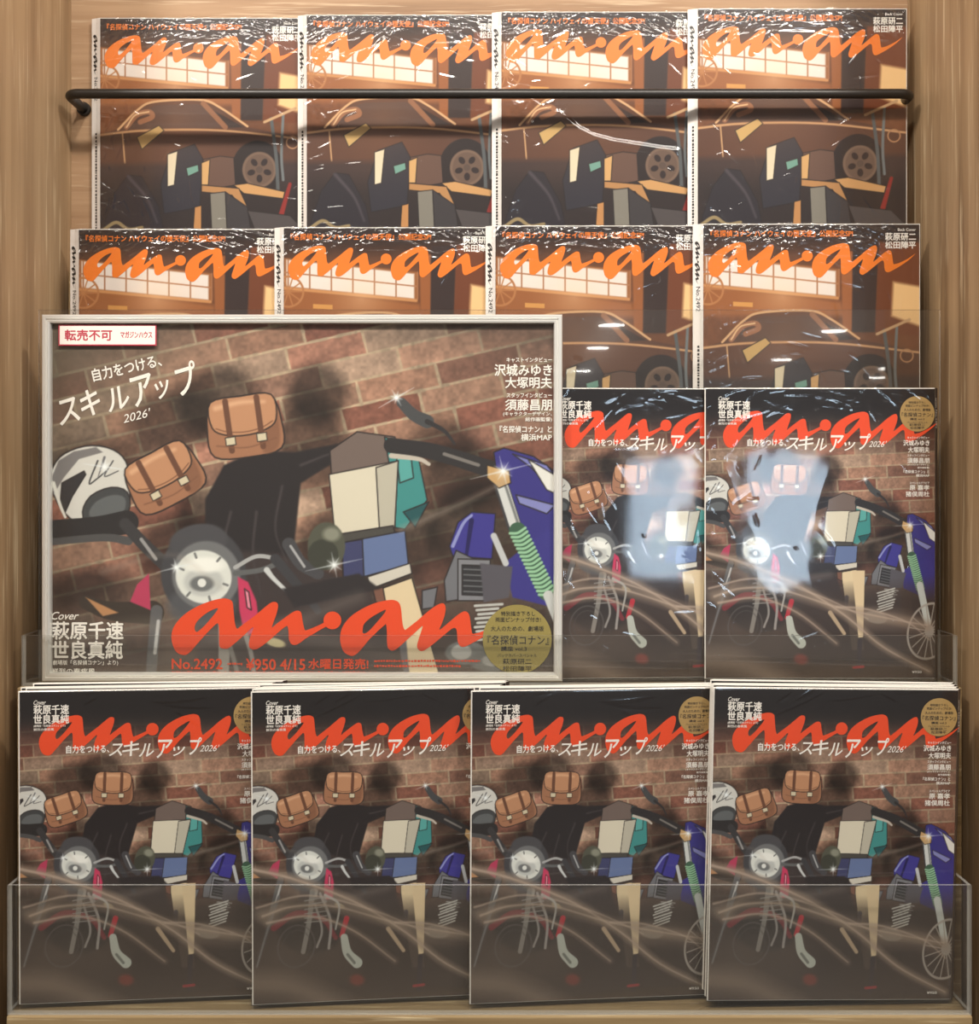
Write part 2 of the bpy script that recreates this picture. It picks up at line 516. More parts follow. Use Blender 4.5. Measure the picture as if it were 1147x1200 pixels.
def paint_bikes(A, cover):
    """brick wall and two parked motorcycles; plain colour blocks and ribbons fill the middle."""
    X, Y = A.X, A.Y
    # bricks
    a = math.radians(-14)
    U = X * math.cos(a) + Y * math.sin(a); V = -X * math.sin(a) + Y * math.cos(a)
    sx = 1600.0 * np.log1p(np.clip((U + 500) / 1600.0, -0.8, 5))
    sy = V - 0.02 * (U - 200)
    bh, bl = 28.0, 84.0
    row = np.floor(sy / bh); xx = sx / (bl * 0.74) + 0.5 * (row % 2) + 0.13 * np.sin(row * 2.1)
    colm = np.floor(xx)
    fx, fy = xx - colm, sy / bh - row
    hsh = np.modf(np.abs(np.sin(row * 127.1 + colm * 311.7) * 43758.5453))[0]
    h2 = np.modf(np.abs(np.sin(row * 269.5 + colm * 183.3) * 28001.83))[0]
    pal = np.array([(138, 94, 76), (146, 106, 84), (128, 78, 62), (144, 118, 98), (134, 98, 80), (150, 112, 90)], float)
    bc = pal[(hsh * 5.99).astype(int)] * (0.85 + 0.25 * h2)[:, None]
    n = vnoise(X, Y, 9, 1) * 0.5 + vnoise(X, Y, 3.5, 2) * 0.5
    bc = bc * (0.82 + 0.36 * n)[:, None]
    bc = bc * 0.82 + bc.mean(1, keepdims=True) * 0.18
    ed = np.minimum(np.minimum(fx, 1 - fx) * bl, np.minimum(fy, 1 - fy) * bh) - 1.6 + (n - 0.5) * 2
    mo = np.clip(0.5 - ed / 1.6, 0, 1)[:, None]
    A.c = bc * (1 - mo) + np.array((164, 146, 122)) * (0.75 + 0.4 * n)[:, None] * mo
    # the picture's own pool of light on the wall
    d = np.hypot((X - 310) / 380, (Y - 530) / 230)
    A.c *= np.clip(1.28 - 0.42 * d ** 1.5, 0.34, 1.22)[:, None]
    for (cx, cy, rx, ry) in ((372, 462, 34, 38), (365, 520, 40, 60), (205, 492, 58, 36), (255, 470, 50, 40), (232, 610, 25, 42), (210, 640, 50, 35),
                             (95, 690, 50, 22), (545, 560, 55, 40), (520, 520, 40, 25), (110, 540, 60, 26), (560, 620, 60, 60), (430, 640, 90, 60)):
        A.ell(cx, cy, rx, ry, (0.32, 0.30, 0.30), 18, 0.72, -10, mul=True)
    # lower ground and gloom
    g = np.clip((Y - 640 + 0.12 * (X - 300)) / 130, 0, 1)[:, None] * 0.85
    A.c = A.c * (1 - g) + np.array((58, 50, 47)) * g
    if not cover:
        t = np.clip((250 - (X - 57) - 1.1 * (Y - 378)) / 200, 0, 1)[:, None] * 0.75
        A.c = A.c * (1 - t) + np.array((84, 78, 66)) * t
        t = np.clip((430 - Y) / 60, 0, 1)[:, None] * np.clip((X - 420) / 160, 0, 1)[:, None] * 0.55
        A.c = A.c * (1 - t) + np.array((60, 50, 46)) * t
    # helmet on the left grip
    dome = smooth_loop([(58, 566), (65, 541), (82, 528), (107, 522), (132, 527), (147, 541), (152, 566), (150, 592), (140, 612), (100, 616), (74, 600)], 3)
    A.inked(dome, (206, 206, 200), 1.2, 1.0)
    A.poly([(60, 560), (68, 540), (86, 529), (112, 524), (120, 530), (92, 538), (74, 560), (62, 580)], (120, 118, 118), 1.5)
    A.inked([(72, 566), (98, 552), (100, 556), (84, 582), (76, 600), (70, 590)], (52, 50, 52), 1)
    A.stroke([(62, 566), (70, 592), (76, 606)], 2.2, 1.4, (216, 216, 208), 1)
    A.inked(smooth_loop([(96, 600), (106, 581), (130, 571), (149, 577), (150, 600), (128, 616), (104, 616)], 3), (66, 68, 70), 1)
    A.poly(smooth_loop([(104, 604), (112, 588), (132, 580), (146, 584), (144, 600), (126, 611)], 3), (96, 100, 102), 2)
    A.stroke([(114, 540), (104, 566), (112, 562), (124, 552)], 1.0, 0.8, (70, 70, 72))
    A.stroke([(122, 536), (114, 560)], 1.6, 0.4, (110, 110, 112))
    A.stroke([(132, 540), (122, 558), (138, 552)], 0.9, 0.7, (90, 90, 92))
    A.star(122, 547, 26, 8)
    # left bar, grip, mirror arm
    A.stroke([(40, 622), (110, 618), (148, 612)], 11, 14, (44, 42, 43))
    A.stroke([(50, 636), (120, 630), (150, 634)], 4, 5, (78, 78, 79))
    A.stroke([(146, 614), (170, 640), (200, 668)], 7, 8, (58, 57, 59))
    A.stroke([(165, 632), (182, 655)], 2, 2, (150, 150, 150))
    A.stroke([(100, 706), (130, 716), (178, 718)], 8, 14, (60, 52, 46))
    A.poly([(100, 700), (138, 718), (120, 722)], (178, 132, 92), 1.5)
    A.poly([(152, 705), (160, 685), (174, 672), (176, 715)], (178, 62, 92), 1.5)
    # dark sack and streaming tan ribbons
    A.poly([(240, 585), (262, 545), (300, 528), (345, 530), (395, 520), (402, 535), (352, 566), (344, 640), (352, 700), (240, 715)], (40, 36, 38), 3)
    A.poly([(230, 640), (330, 650), (430, 690), (470, 760), (400, 800), (230, 800)], (60, 52, 52), 6)
    for cx_, cy_, hw_b, hh_b, an in ((192, 560, 44, 33, -28), (286, 500, 44, 36, -8)):
        ca_, sa_ = math.cos(math.radians(an)), math.sin(math.radians(an))

        def T_(pts):
            return [(cx_ + a_ * hw_b * ca_ - b_ * hh_b * sa_, cy_ + a_ * hw_b * sa_ + b_ * hh_b * ca_) for a_, b_ in pts]
        A.inked(smooth_loop(T_([(-0.8, -0.9), (0.0, -1.0), (0.8, -0.9), (1.0, 0.0), (0.9, 0.85), (0.0, 1.0), (-0.9, 0.85), (-1.0, 0.0)]), 4), (160, 114, 86), 1.2, 1.0)
        A.poly(smooth_loop(T_([(0.35, -0.85), (0.8, -0.8), (0.93, 0.0), (0.82, 0.8), (0.4, 0.9), (0.55, 0.0)]), 4), (132, 92, 70), 4, 0.9)
        A.inked(smooth_loop(T_([(-0.82, -0.92), (0.0, -1.0), (0.82, -0.92), (0.86, -0.1), (0.5, 0.2), (0.0, 0.28), (-0.5, 0.2), (-0.86, -0.1)]), 4), (186, 138, 104), 1.2, 0.9)
        A.stroke(T_([(-0.7, -0.72), (0.0, -0.8), (0.6, -0.72)]), 3, 2, (216, 172, 136), 4, 0.8)
        A.stroke(T_([(-0.76, -0.06), (-0.45, 0.1), (0.0, 0.17), (0.45, 0.1), (0.76, -0.06)]), 0.7, 0.7, (120, 82, 62), 1, 0.9)
        for u_ in (-0.42, 0.42):
            A.stroke(T_([(u_, -0.9), (u_, 0.72)]), 3.4, 3.4, (104, 70, 54), 1, 1, False)
            A.inked(T_([(u_ - 0.13, 0.28), (u_ + 0.13, 0.28), (u_ + 0.13, 0.54), (u_ - 0.13, 0.54)]), (206, 196, 168), 1, 0.6)
        A.stroke(T_([(-0.8, 0.5), (0.0, 0.68), (0.8, 0.5)]), 0.8, 0.8, (124, 86, 66), 1.5, 0.8)
    for q in ([(270, 600), (262, 640), (270, 690)], [(300, 600), (296, 650), (306, 700)], [(330, 570), (322, 620), (336, 660)], [(352, 545), (380, 534), (398, 528)]):
        A.stroke(q, 1.8, 0.6, (66, 60, 62), 2.5, 0.9)
    # stacked plain blocks: grey, cream, teal, denim, white, beige
    A.inked([(386, 528), (418, 506), (462, 512), (470, 540), (388, 560)], (112, 98, 92), 1.2)
    A.inked([(450, 512), (488, 528), (500, 586), (474, 620), (448, 616), (460, 570)], (64, 140, 138), 1.2)
    A.inked([(462, 520), (480, 527), (484, 560), (468, 566)], (88, 164, 160), 1.5)
    A.inked([(472, 600), (502, 588), (486, 618)], (36, 84, 88), 1.2)
    A.inked([(385, 556), (466, 540), (462, 618), (392, 628)], (214, 208, 188), 1.2)
    A.inked([(440, 548), (466, 540), (462, 618), (444, 620)], (186, 182, 166), 1.5)
    A.inked([(396, 626), (460, 616), (464, 630), (398, 638)], (74, 72, 68), 1)
    A.inked([(400, 636), (474, 622), (478, 662), (402, 682)], (100, 118, 160), 1.2)
    A.inked([(400, 636), (424, 632), (426, 676), (402, 682)], (62, 66, 104), 1.5)
    A.inked([(430, 676), (480, 660), (482, 672), (434, 690)], (206, 202, 190), 1.2)
    A.inked([(446, 690), (482, 677), (534, 860), (504, 864)], (220, 202, 166), 1.2)
    A.inked([(436, 690), (448, 688), (452, 710), (440, 706)], (120, 84, 70), 1.5)
    # headlamp
    A.ell(238, 672, 50, 54, (66, 66, 70), 3)
    A.ell(232, 634, 34, 20, (74, 74, 78), 3, 1, -8)
    A.ell(236, 710, 40, 24, (86, 88, 92), 6, 0.8)
    A.ell(241, 674, 40, 40, (112, 114, 116), 3)
    A.ell(238, 676, 33, 31, (216, 220, 214), 2, 1, 20)
    A.ell(238, 682, 23, 17, (190, 194, 191), 4)
    A.ell(236, 684, 14, 9, (110, 113, 114), 3)
    A.ell(236, 683, 5, 5, (225, 228, 224), 1.5)
    A.ell(240, 662, 22, 9, (238, 240, 234), 5)
    for b in (20, 75, 130, 200, 250, 310):
        q = math.radians(b); A.stroke([(238 + 25 * math.cos(q), 676 + 24 * math.sin(q)), (238 + 30 * math.cos(q), 676 + 29 * math.sin(q))], 1.4, 1.4, (120, 122, 122), 1, 1, False)
    A.poly([(278, 676), (290, 682), (300, 705), (304, 740), (286, 745), (280, 715)], (196, 60, 96), 2)
    A.inked([(286, 690), (291, 694), (294, 715), (289, 712)], (226, 140, 160), 1.5)
    A.star(206, 665, 24, -14)
    # right bar of the near bike, levers
    A.stroke([(275, 665), (300, 652), (325, 655)], 2.4, 2.4, (170, 172, 172))
    A.stroke([(275, 672), (305, 668), (325, 660)], 3, 3, (96, 98, 99))
    A.stroke([(322, 655), (360, 700), (372, 716)], 6, 4, (60, 60, 64))
    A.stroke([(312, 668), (322, 680), (352, 708)], 3.4, 1.6, (200, 204, 204))
    A.stroke([(338, 638), (352, 660), (372, 672)], 8, 7, (70, 70, 74))
    A.stroke([(340, 640), (356, 664)], 1.5, 1.5, (170, 172, 174))
    A.ell(382, 640, 22, 28, (82, 84, 72), 1.5)
    A.ell(378, 650, 18, 18, (60, 62, 54), 2)
    A.ell(388, 626, 10, 8, (150, 152, 136), 5, 0.8)
    A.star(391, 662, 34, -12)
    # mirror and bar of the far bike
    A.stroke([(470, 472), (484, 486), (500, 494)], 6, 8, (70, 72, 74))
    A.stroke([(500, 494), (520, 505), (532, 520)], 3, 1.5, (48, 46, 48))
    A.star(464, 466, 24, -30)
    A.stroke([(458, 522), (510, 530), (575, 550)], 9, 10, (46, 44, 46))
    A.stroke([(458, 534), (490, 538), (502, 544)], 3, 2, (190, 182, 170))
    A.stroke([(520, 532), (560, 545)], 2, 2, (120, 116, 112))
    # blue far bike
    A.inked([(578, 530), (590, 525), (625, 535), (660, 560), (700, 620), (700, 700), (640, 660), (600, 600), (582, 560)], (56, 52, 128), 1.5)
    A.inked([(600, 532), (640, 545), (660, 570), (650, 578), (622, 548)], (118, 122, 186), 1.5)
    A.inked([(618, 538), (655, 560), (658, 582), (640, 574)], (222, 222, 216), 1.2)
    A.inked([(604, 580), (650, 592), (640, 602), (608, 590)], (130, 134, 190), 1.5)
    A.inked([(526, 640), (536, 612), (552, 600), (580, 602), (576, 655), (530, 652)], (60, 56, 140), 1.5)
    A.stroke([(530, 640), (542, 614), (552, 604)], 2, 1.5, (140, 146, 200))
    A.stroke([(552, 610), (546, 650)], 3, 2, (34, 30, 86))
    A.poly([(590, 660), (640, 620), (680, 640), (680, 720), (600, 700)], (58, 54, 132), 2)
    A.inked([(520, 680), (534, 645), (555, 655), (556, 700), (522, 705)], (112, 114, 120), 1.5)
    A.inked([(494, 692), (512, 688), (508, 712), (494, 714)], (112, 114, 120), 1.5)
    A.inked([(536, 655), (574, 656), (572, 704), (536, 704)], (128, 130, 136), 1.5)
    A.inked([(541, 662), (569, 663), (567, 698), (541, 697)], (48, 48, 52), 1)
    for k in range(5):
        A.stroke([(543, 667 + k * 6.5), (566, 668 + k * 6.5)], 0.8, 0.8, (104, 106, 110), 1, 1, False)
    A.poly([(562, 660), (600, 664), (596, 700), (566, 706)], (86, 84, 92), 2)
    A.stroke([(578, 628), (592, 660)], 3.6, 3.6, (190, 194, 196), 1, 1, False)
    A.stroke([(586, 566), (602, 616)], 8.5, 8.5, (60, 60, 64), 1, 1, False)
    A.stroke([(587, 566), (603, 616)], 6.5, 6.5, (206, 210, 208), 1, 1, False)
    A.stroke([(592, 570), (606, 612)], 1.6, 1.6, (120, 124, 124), 1.5, 1, False)
    A.stroke([(606, 622), (640, 694)], 10, 10, (62, 96, 76), 1, 1, False)
    for k in range(17):
        t = k / 16.0; x, y = 606 + 34 * t, 622 + 72 * t
        A.stroke([(x - 9, y + 3), (x, y + 2.5), (x + 9, y - 3.5)], 1.5, 1.5, (150, 196, 160), 1)
    A.stroke([(642, 698), (668, 760)], 6, 7, (196, 200, 198), 1, 1, False)
    A.stroke([(668, 760), (705, 860)], 7, 7, (170, 172, 168), 1, 1, False)
    A.inked([(570, 545), (596, 552), (598, 566), (584, 572), (570, 560)], (196, 160, 110), 1.5)
    A.star(589, 552, 40, -14)
    for k in range(9):
        A.stroke([(556 + (k * 7) % 5, 710 + k * 5), (588 - (k * 5) % 9, 708 + k * 5)], 1.5, 1.5, (188, 190, 186), 1, 1, False)
    A.ell(545, 765, 24, 14, (108, 110, 110), 2); A.ell(540, 764, 12, 9, (170, 172, 170), 2)
    A.ell(575, 775, 26, 12, (96, 98, 98), 2); A.ell(578, 774, 14, 7, (150, 152, 150), 2)
    A.stroke([(470, 745), (476, 790)], 5, 3, (96, 94, 100), 2)
    # tank and forks of the near bike
    A.poly([(330, 690), (420, 672), (445, 690), (400, 700), (345, 712)], (46, 42, 44), 3)
    A.stroke([(183, 716), (178, 770), (170, 860), (150, 960)], 7, 5, (92, 92, 94), 1.5)
    A.stroke([(185, 728), (181, 765)], 2, 2, (190, 192, 192), 1.5)
    A.stroke([(262, 730), (262, 770), (258, 850)], 7, 6, (146, 144, 140), 1.5)
    A.stroke([(285, 735), (296, 780), (300, 860)], 3, 2, (140, 138, 136), 2)
    A.stroke([(265, 745), (278, 790), (290, 850)], 3, 2, (120, 118, 116), 2)
    A.ell(322, 753, 12, 5, (190, 182, 140), 2, 1, 14)
    # haze over the ground
    for p, w, al in ((([57, 760], [160, 735], [300, 740], [420, 700]), 10, 0.25), (([200, 765], [330, 742], [470, 770], [650, 772]), 14, 0.22),
                     (([57, 800], [250, 790], [650, 800]), 22, 0.30), (([470, 620], [540, 590], [590, 565]), 4, 0.35), (([120, 670], [200, 650], [260, 690]), 4, 0.2)):
        A.stroke(p, w, w * 0.6, (170, 160, 148), w * 1.6, al)
    if not cover:
        return
    # the part of the picture only the covers show: wheel, ground, drifting smoke
    A.poly(CP([(820, 1080), (1140, 1060), (1140, 1200), (820, 1200)]), (62, 52, 48), 60, 0.9)
    A.ell(*c2p(900, 1085), 75, 60, (40, 36, 36), 12, 0.8)
    A.stroke(CP([(858, 1086), (885, 1070), (915, 1078), (930, 1100)]), 7, 5, (120, 44, 52), 3, 0.9)
    A.stroke(CP([(943, 1078), (937, 1098)]), 6, 5, (176, 48, 60), 2)
    A.stroke(CP([(903, 1045), (899, 1080), (892, 1115)]), 6, 5, (126, 124, 120), 2)
    A.stroke(CP([(912, 1048), (924, 1080), (922, 1112)]), 3, 3, (150, 148, 146), 2)
    A.stroke(CP([(906, 1060), (914, 1090), (908, 1110)]), 2.5, 2.5, (140, 138, 136), 2)
    A.stroke(CP([(940, 1100), (944, 1118), (955, 1130)]), 8, 12, (182, 190, 182), 1.5)
    A.stroke(CP([(944, 1120), (952, 1130)]), 3, 3, (110, 116, 112), 1.5)
    A.stroke(CP([(864, 1050), (850, 1090), (838, 1130)]), 3, 2, (104, 104, 106), 2)
    for q in range(8):
        A.stroke(CP([(1052 + q % 3, 1068 + q * 3.4), (1074 - q % 4, 1062 + q * 3.4)]), 1.6, 1.6, (178, 178, 172), 1, 1, False)
    A.ell(*c2p(1050, 1098), 28, 14, (116, 112, 106), 3)
    A.stroke(CP([(1106, 1058), (1116, 1105)]), 8, 8, (190, 196, 192), 1.2, 1, False)
    wc = c2p(1118, 1115)
    A.ell(*wc, 50, 66, (168, 162, 154), 1.5, 0.9, 8, ring=2.2)
    for k in range(16):
        q = 2 * math.pi * k / 16
        A.stroke([(wc[0] + 10 * math.cos(q), wc[1] + 13 * math.sin(q)), (wc[0] + 47 * math.cos(q), wc[1] + 62 * math.sin(q))], 1.3, 1.3, (158, 152, 144), 1, 0.9, False)
    A.ell(*wc, 11, 14, (150, 146, 140), 1.5)
    A.poly(CP([(1020, 1040), (1036, 1040), (1034, 1122), (1028, 1124)]), (216, 196, 160), 1.5)
    A.stroke(CP([(992, 1092), (1010, 1118)]), 5, 4, (176, 156, 130), 2)
    A.stroke(CP([(1030, 1126), (1028, 1165)]), 6, 4, (58, 50, 54), 2)
    A.stroke(CP([(1022, 1160), (1034, 1159)]), 3, 3, (150, 52, 56), 2)
    A.ell(*c2p(955, 1150), 16, 12, (132, 58, 50), 8, 0.8)
    for p, w, al in ((([835, 1018], [880, 1030], [950, 1058], [1010, 1095], [1060, 1135], [1118, 1165]), 6, 0.62),
                     (([845, 1072], [880, 1062], [930, 1064], [1000, 1085], [1060, 1098], [1115, 1108]), 8, 0.5),
                     (([850, 1080], [900, 1074], [950, 1092], [1000, 1130]), 5, 0.4),
                     (([1040, 1100], [1080, 1102], [1116, 1112]), 14, 0.35),
                     (([836, 1150], [880, 1156], [930, 1178], [960, 1196]), 18, 0.45),
                     (([850, 1120], [890, 1108], [930, 1118]), 34, 0.14),
                     (([880, 1140], [940, 1160], [1000, 1165], [1110, 1160]), 30, 0.12),
                     (([830, 1185], [1130, 1185]), 18, 0.14)):
        A.stroke(CP(p), w * 1.5, w * 1.1, (152, 134, 118), w * 2.2, min(1, al * 1.3))
    for p in ([(835, 1018), (880, 1030), (950, 1058), (1010, 1095), (1060, 1135), (1118, 1165)], [(845, 1072), (880, 1062), (930, 1064), (1000, 1085), (1060, 1098), (1115, 1108)],
              [(850, 1080), (900, 1074), (950, 1092), (1000, 1130)], [(838, 1062), (900, 1050), (980, 1072), (1040, 1100)], [(1000, 1085), (1040, 1088), (1090, 1104), (1118, 1126)]):
        A.stroke(CP(p), 2.4, 0.8, (184, 166, 150), 4, 0.75)
    for q in range(6):                               # engine fins and pipes of the near bike
        A.stroke(CP([(894, 1056 + q * 5), (920, 1052 + q * 5.5)]), 1.3, 1.0, (150, 148, 144), 1.2, 0.8, False)
    A.stroke(CP([(918, 1050), (934, 1062), (930, 1090)]), 3, 2, (172, 170, 164), 1.5, 0.9)
    A.ell(*c2p(884, 1108), 40, 46, (96, 92, 90), 2, 0.6, 8, ring=1.6)
    A.ell(*c2p(884, 1108), 30, 35, (80, 76, 74), 2, 0.6, 8, ring=1.0)
    # black head of the cover fading into the wall
    YY = A.Yc
    t = np.clip((905 - YY) / 70, 0, 1)
    t = (t * t * (3 - 2 * t))[:, None]
    tone = np.where(YY[:, None] > 872, np.array((70, 34, 28.0)), np.array((36, 31, 31.0)))
    k = np.clip((YY - 850) / 50, 0, 1)[:, None]
    tone = np.array((34, 30, 30.0)) * (1 - k) + np.array((92, 42, 32.0)) * k
    A.c = A.c * (1 - t) + tone * t


def paint_garage(A):
    """a garage interior with a parked car; plain crates and a draped heap stand before it."""
    X, Y = A.X, A.Y
    n = vnoise(X, Y, 14, 5) * 0.6 + vnoise(X, Y, 5, 6) * 0.4
    A.c = np.array((112, 70, 46)) * (0.85 + 0.3 * n)[:, None]
    g = np.clip((60 - Y) / 40, 0, 1)[:, None]
    A.c = A.c * (1 - g) + np.array((48, 38, 36)) * g
    A.poly([(817, 76), (970, 96), (975, 112), (817, 112)], (150, 94, 56), 6)
    A.poly([(817, 44), (968, 60), (968, 94), (817, 80)], (150, 98, 60), 2)
    A.poly([(820, 46), (964, 62), (964, 90), (820, 76)], (228, 220, 212), 2)
    for k in range(7):
        x = 822 + k * 24.3
        A.stroke([(x, 46 + k * 2.4), (x, 77 + k * 2.2)], 0.8, 0.8, (158, 108, 74), 1, 1, False)
    A.stroke([(817, 60), (966, 76)], 0.8, 0.8, (168, 118, 84), 1, 1, False)
    A.stroke([(817, 78), (966, 92)], 1.6, 1.6, (196, 140, 90), 1.5, 1, False)
    A.glow(905, 90, 60, (255, 220, 180), 0.35)
    A.poly([(970, 40), (984, 40), (982, 130), (972, 130)], (150, 92, 54), 2)
    A.poly([(983, 30), (1012, 30), (1008, 130), (982, 130)], (58, 46, 44), 2)
    A.poly([(1012, 30), (1062, 30), (1062, 135), (1008, 130)], (112, 64, 42), 3)
    A.poly([(1028, 74), (1062, 80), (1062, 125), (1026, 112)], (236, 196, 140), 4)
    A.ell(822, 82, 17, 17, (176, 120, 76), 1, 1, 0, ring=1.2)
    for k in range(10):
        q = math.pi * k / 5; A.stroke([(822, 82), (822 + 16 * math.cos(q), 82 + 16 * math.sin(q))], 0.7, 0.7, (176, 120, 76), 1, 1, False)
    A.poly([(850, 96), (872, 97), (872, 102), (850, 101)], (206, 150, 84), 1)
    # car
    A.poly([(810, 150), (838, 140), (862, 116), (880, 108), (935, 106), (960, 116), (990, 138), (1062, 152), (1062, 300), (810, 300)], (90, 60, 47), 1.5)
    A.poly([(846, 140), (868, 118), (884, 112), (932, 111), (952, 120), (968, 138), (900, 142)], (82, 62, 56), 1.5)
    A.poly([(950, 118), (986, 138), (968, 139)], (56, 44, 42), 1.5)
    A.stroke([(838, 141), (862, 117), (882, 108), (935, 106), (958, 115), (990, 137)], 1.3, 1.3, (212, 170, 126), 1)
    A.stroke([(938, 110), (964, 138)], 3, 3, (142, 98, 72), 1.2)
    A.stroke([(812, 148), (870, 142), (960, 142), (1062, 153)], 1.4, 1.2, (196, 152, 110), 1.4)
    A.stroke([(843, 144), (846, 180)], 0.9, 0.9, (190, 150, 110), 1)
    A.stroke([(848, 138), (860, 124), (874, 120), (878, 126), (864, 132)], 3, 3, (150, 104, 78), 1.2)
    A.stroke([(848, 138), (858, 124), (874, 120)], 0.9, 0.9, (224, 186, 142), 1)
    A.poly([(810, 182), (1062, 178), (1062, 300), (810, 300)], (64, 50, 48), 8)
    A.poly([(810, 205), (1062, 205), (1062, 300), (810, 300)], (48, 40, 40), 30)
    A.ell(1002, 186, 30, 32, (44, 36, 36), 1.5)
    A.ell(1004, 188, 20, 21, (118, 96, 82), 1.5); A.ell(1004, 188, 17, 18, (104, 84, 72), 1.5)
    for k in range(5):
        q = 2 * math.pi * k / 5 + 0.3; A.ell(1004 + 10 * math.cos(q), 188 + 10.5 * math.sin(q), 4.6, 3.4, (50, 40, 40), 1, 1, math.degrees(q))
    A.ell(1004, 188, 4, 4, (90, 74, 66), 1)
    A.stroke([(1018, 128), (1024, 175), (1026, 215)], 2, 2, (88, 92, 94), 1.2)
    A.stroke([(1032, 124), (1030, 170), (1032, 200)], 1.6, 1.6, (112, 118, 120), 1.2)
    A.stroke([(1010, 132), (1046, 116)], 1.6, 1.6, (196, 160, 120), 1.2)
    A.ell(1043, 156, 7, 7, (176, 132, 96), 1, 1, 0, ring=0.8)
    A.stroke([(1030, 240), (1040, 205)], 3, 2, (140, 48, 44), 1.5)
    # draped dark heap and crates
    A.inked([(822, 250), (834, 215), (850, 194), (866, 196), (886, 232), (892, 262), (892, 320), (822, 320)], (46, 42, 48), 1, 0.55)
    A.stroke([(850, 196), (872, 222), (884, 250)], 2, 1, (74, 68, 74), 3)
    A.inked([(888, 205), (900, 168), (928, 158), (938, 176), (934, 232), (892, 240)], (50, 48, 56), 1, 0.55)
    A.inked([(860, 150), (886, 136), (892, 142), (866, 164)], (196, 164, 106), 1, 0.55)
    A.inked([(896, 170), (908, 166), (904, 206), (896, 208)], (222, 212, 184), 1, 0.55)
    A.inked([(918, 186), (932, 182), (933, 190), (920, 196)], (110, 158, 146), 1, 0.55)
    A.inked([(938, 176), (958, 172), (974, 174), (976, 206), (940, 212)], (100, 76, 66), 1, 0.55)
    A.inked([(936, 180), (946, 176), (944, 206), (936, 206)], (206, 164, 110), 1, 0.55)
    A.inked([(974, 206), (990, 204), (1034, 214), (1032, 222), (986, 216)], (198, 152, 100), 1, 0.55)
    A.inked([(936, 206), (980, 210), (990, 232), (984, 236), (972, 218), (936, 214)], (178, 132, 86), 1, 0.55)
    A.inked([(946, 216), (964, 214), (968, 300), (950, 300)], (128, 124, 114), 1, 0.55)
    A.inked([(964, 214), (990, 232), (1000, 300), (968, 300)], (62, 58, 60), 1, 0.55)
    A.inked([(928, 232), (936, 230), (936, 262), (926, 262)], (186, 134, 84), 1, 0.55)
    A.inked([(990, 236), (1040, 242), (1060, 262), (1000, 262)], (78, 72, 72), 1, 0.55)
    A.stroke([(822, 258), (836, 250), (850, 258), (866, 256)], 2, 2, (150, 132, 96), 1.2)
    A.glow(905, 130, 120, (190, 130, 80), 0.22)


# ------------------------------------------------------------------ the cabinet
YB, HW = 1.367, 0.4684


def structure(o):
    o['kind'] = 'structure'
    return o


z0, z1 = 0.0, ZC + 1.0
structure(MB().box((-3, -3, -0.04), (3, 3, 0)).build('floor', [M['floor']]))
structure(MB().box((-HW - 0.002, YB, z0), (HW + 0.002, YB + 0.02, z1)).build('wall_back', [M['oak_back']]))
structure(MB().box((-HW - 0.20, 1.02, z0), (-HW, YB + 0.02, z1)).build('wall_left', [M['oak_side']]))
structure(MB().box((HW, 1.02, z0), (HW + 0.20, YB + 0.02, z1)).build('wall_right', [M['oak_side']]))
ZS = [ZC + 0.222, ZC - 0.0225, ZC - 0.2045, ZC - 0.488]
YS = [1.318, 1.262, 1.180, 1.102]
YE = [YB - 0.001, 1.318, 1.262, 1.180]
WS = [0.455, 0.455, 0.457, 0.4365]
for k in range(4):
    structure(MB().box((-WS[k], YS[k], z0), (WS[k], YE[k], ZS[k])).build('trim_%d' % (k + 1), [M['oak_base']], None, 0.0015))

# ------------------------------------------------------------------ rail
rail = empty('display_rail', (0, 1.31, ZC + 0.4105), 'black metal rail across the top row of magazines, fixed to the back panel', 'rail')
hw, back, r = 0.4535, YB - 1.31, 0.0052
path = []
for sgn in (-1, 1):
    arc = [(sgn * (hw - 0.012 + 0.012 * math.sin(t)), 0.012 - 0.012 * math.cos(t), 0) for t in np.linspace(0, math.pi / 2, 7)]
    arc.append((sgn * hw, back - 0.002, 0))
    path = (arc[::-1] + path) if sgn < 0 else (path + arc)
mb = MB(); mb.tube(path, r, 16)
mb.build('bar', [M['black_metal']], rail)
for sgn in (-1, 1):
    mb = MB(); mb.tube([(sgn * hw, back - 0.005, 0), (sgn * hw, back, 0)], 0.0075, 20)
    mb.build('wall_bracket', [M['black_metal']], rail)

# ------------------------------------------------------------------ magazines
W, H, T = 0.228, 0.288, 0.0034


def mapA(x, y):
    return 0.0012 + (x - 834.0) / 1.283 / 1000.0, H - 0.001 - (y - 815.0) / 1.25 / 1000.0


def mapB(x, y):
    return (x - 817.0) / 1.0565 / 1000.0, H - 0.0005 - (y - 10.0) / 1.0565 / 1000.0


def sheared(y0, y1, x0a, x1a, x0b, x1b, za, zb):
    mb = MB(); mb.box((0, y0, za), (1, y1, zb))
    v = []
    for (x, y, z) in mb.v:
        f = y == y0
        v.append(((x0a if x == 0 else x1a) if f else (x0b if x == 0 else x1b), y, z))
    mb.v = v
    return mb


def art_grid(name, nx, nz, x0, x1, z0_, z1_, inv, y):
    xs = np.linspace(x0, x1, nx)[None, :].repeat(nz, 0)
    zs = np.linspace(z1_, z0_, nz)[:, None].repeat(nx, 1)
    X, Y = inv(xs, zs)
    return grid_mesh(name, nx, nz, xs, zs, np.full_like(xs, y), False), X, Y


# picture of the front covers
def invA(x, z):
    return (x - 0.0012) * 1283.0 + 834.0, (H - 0.001 - z) * 1250.0 + 815.0


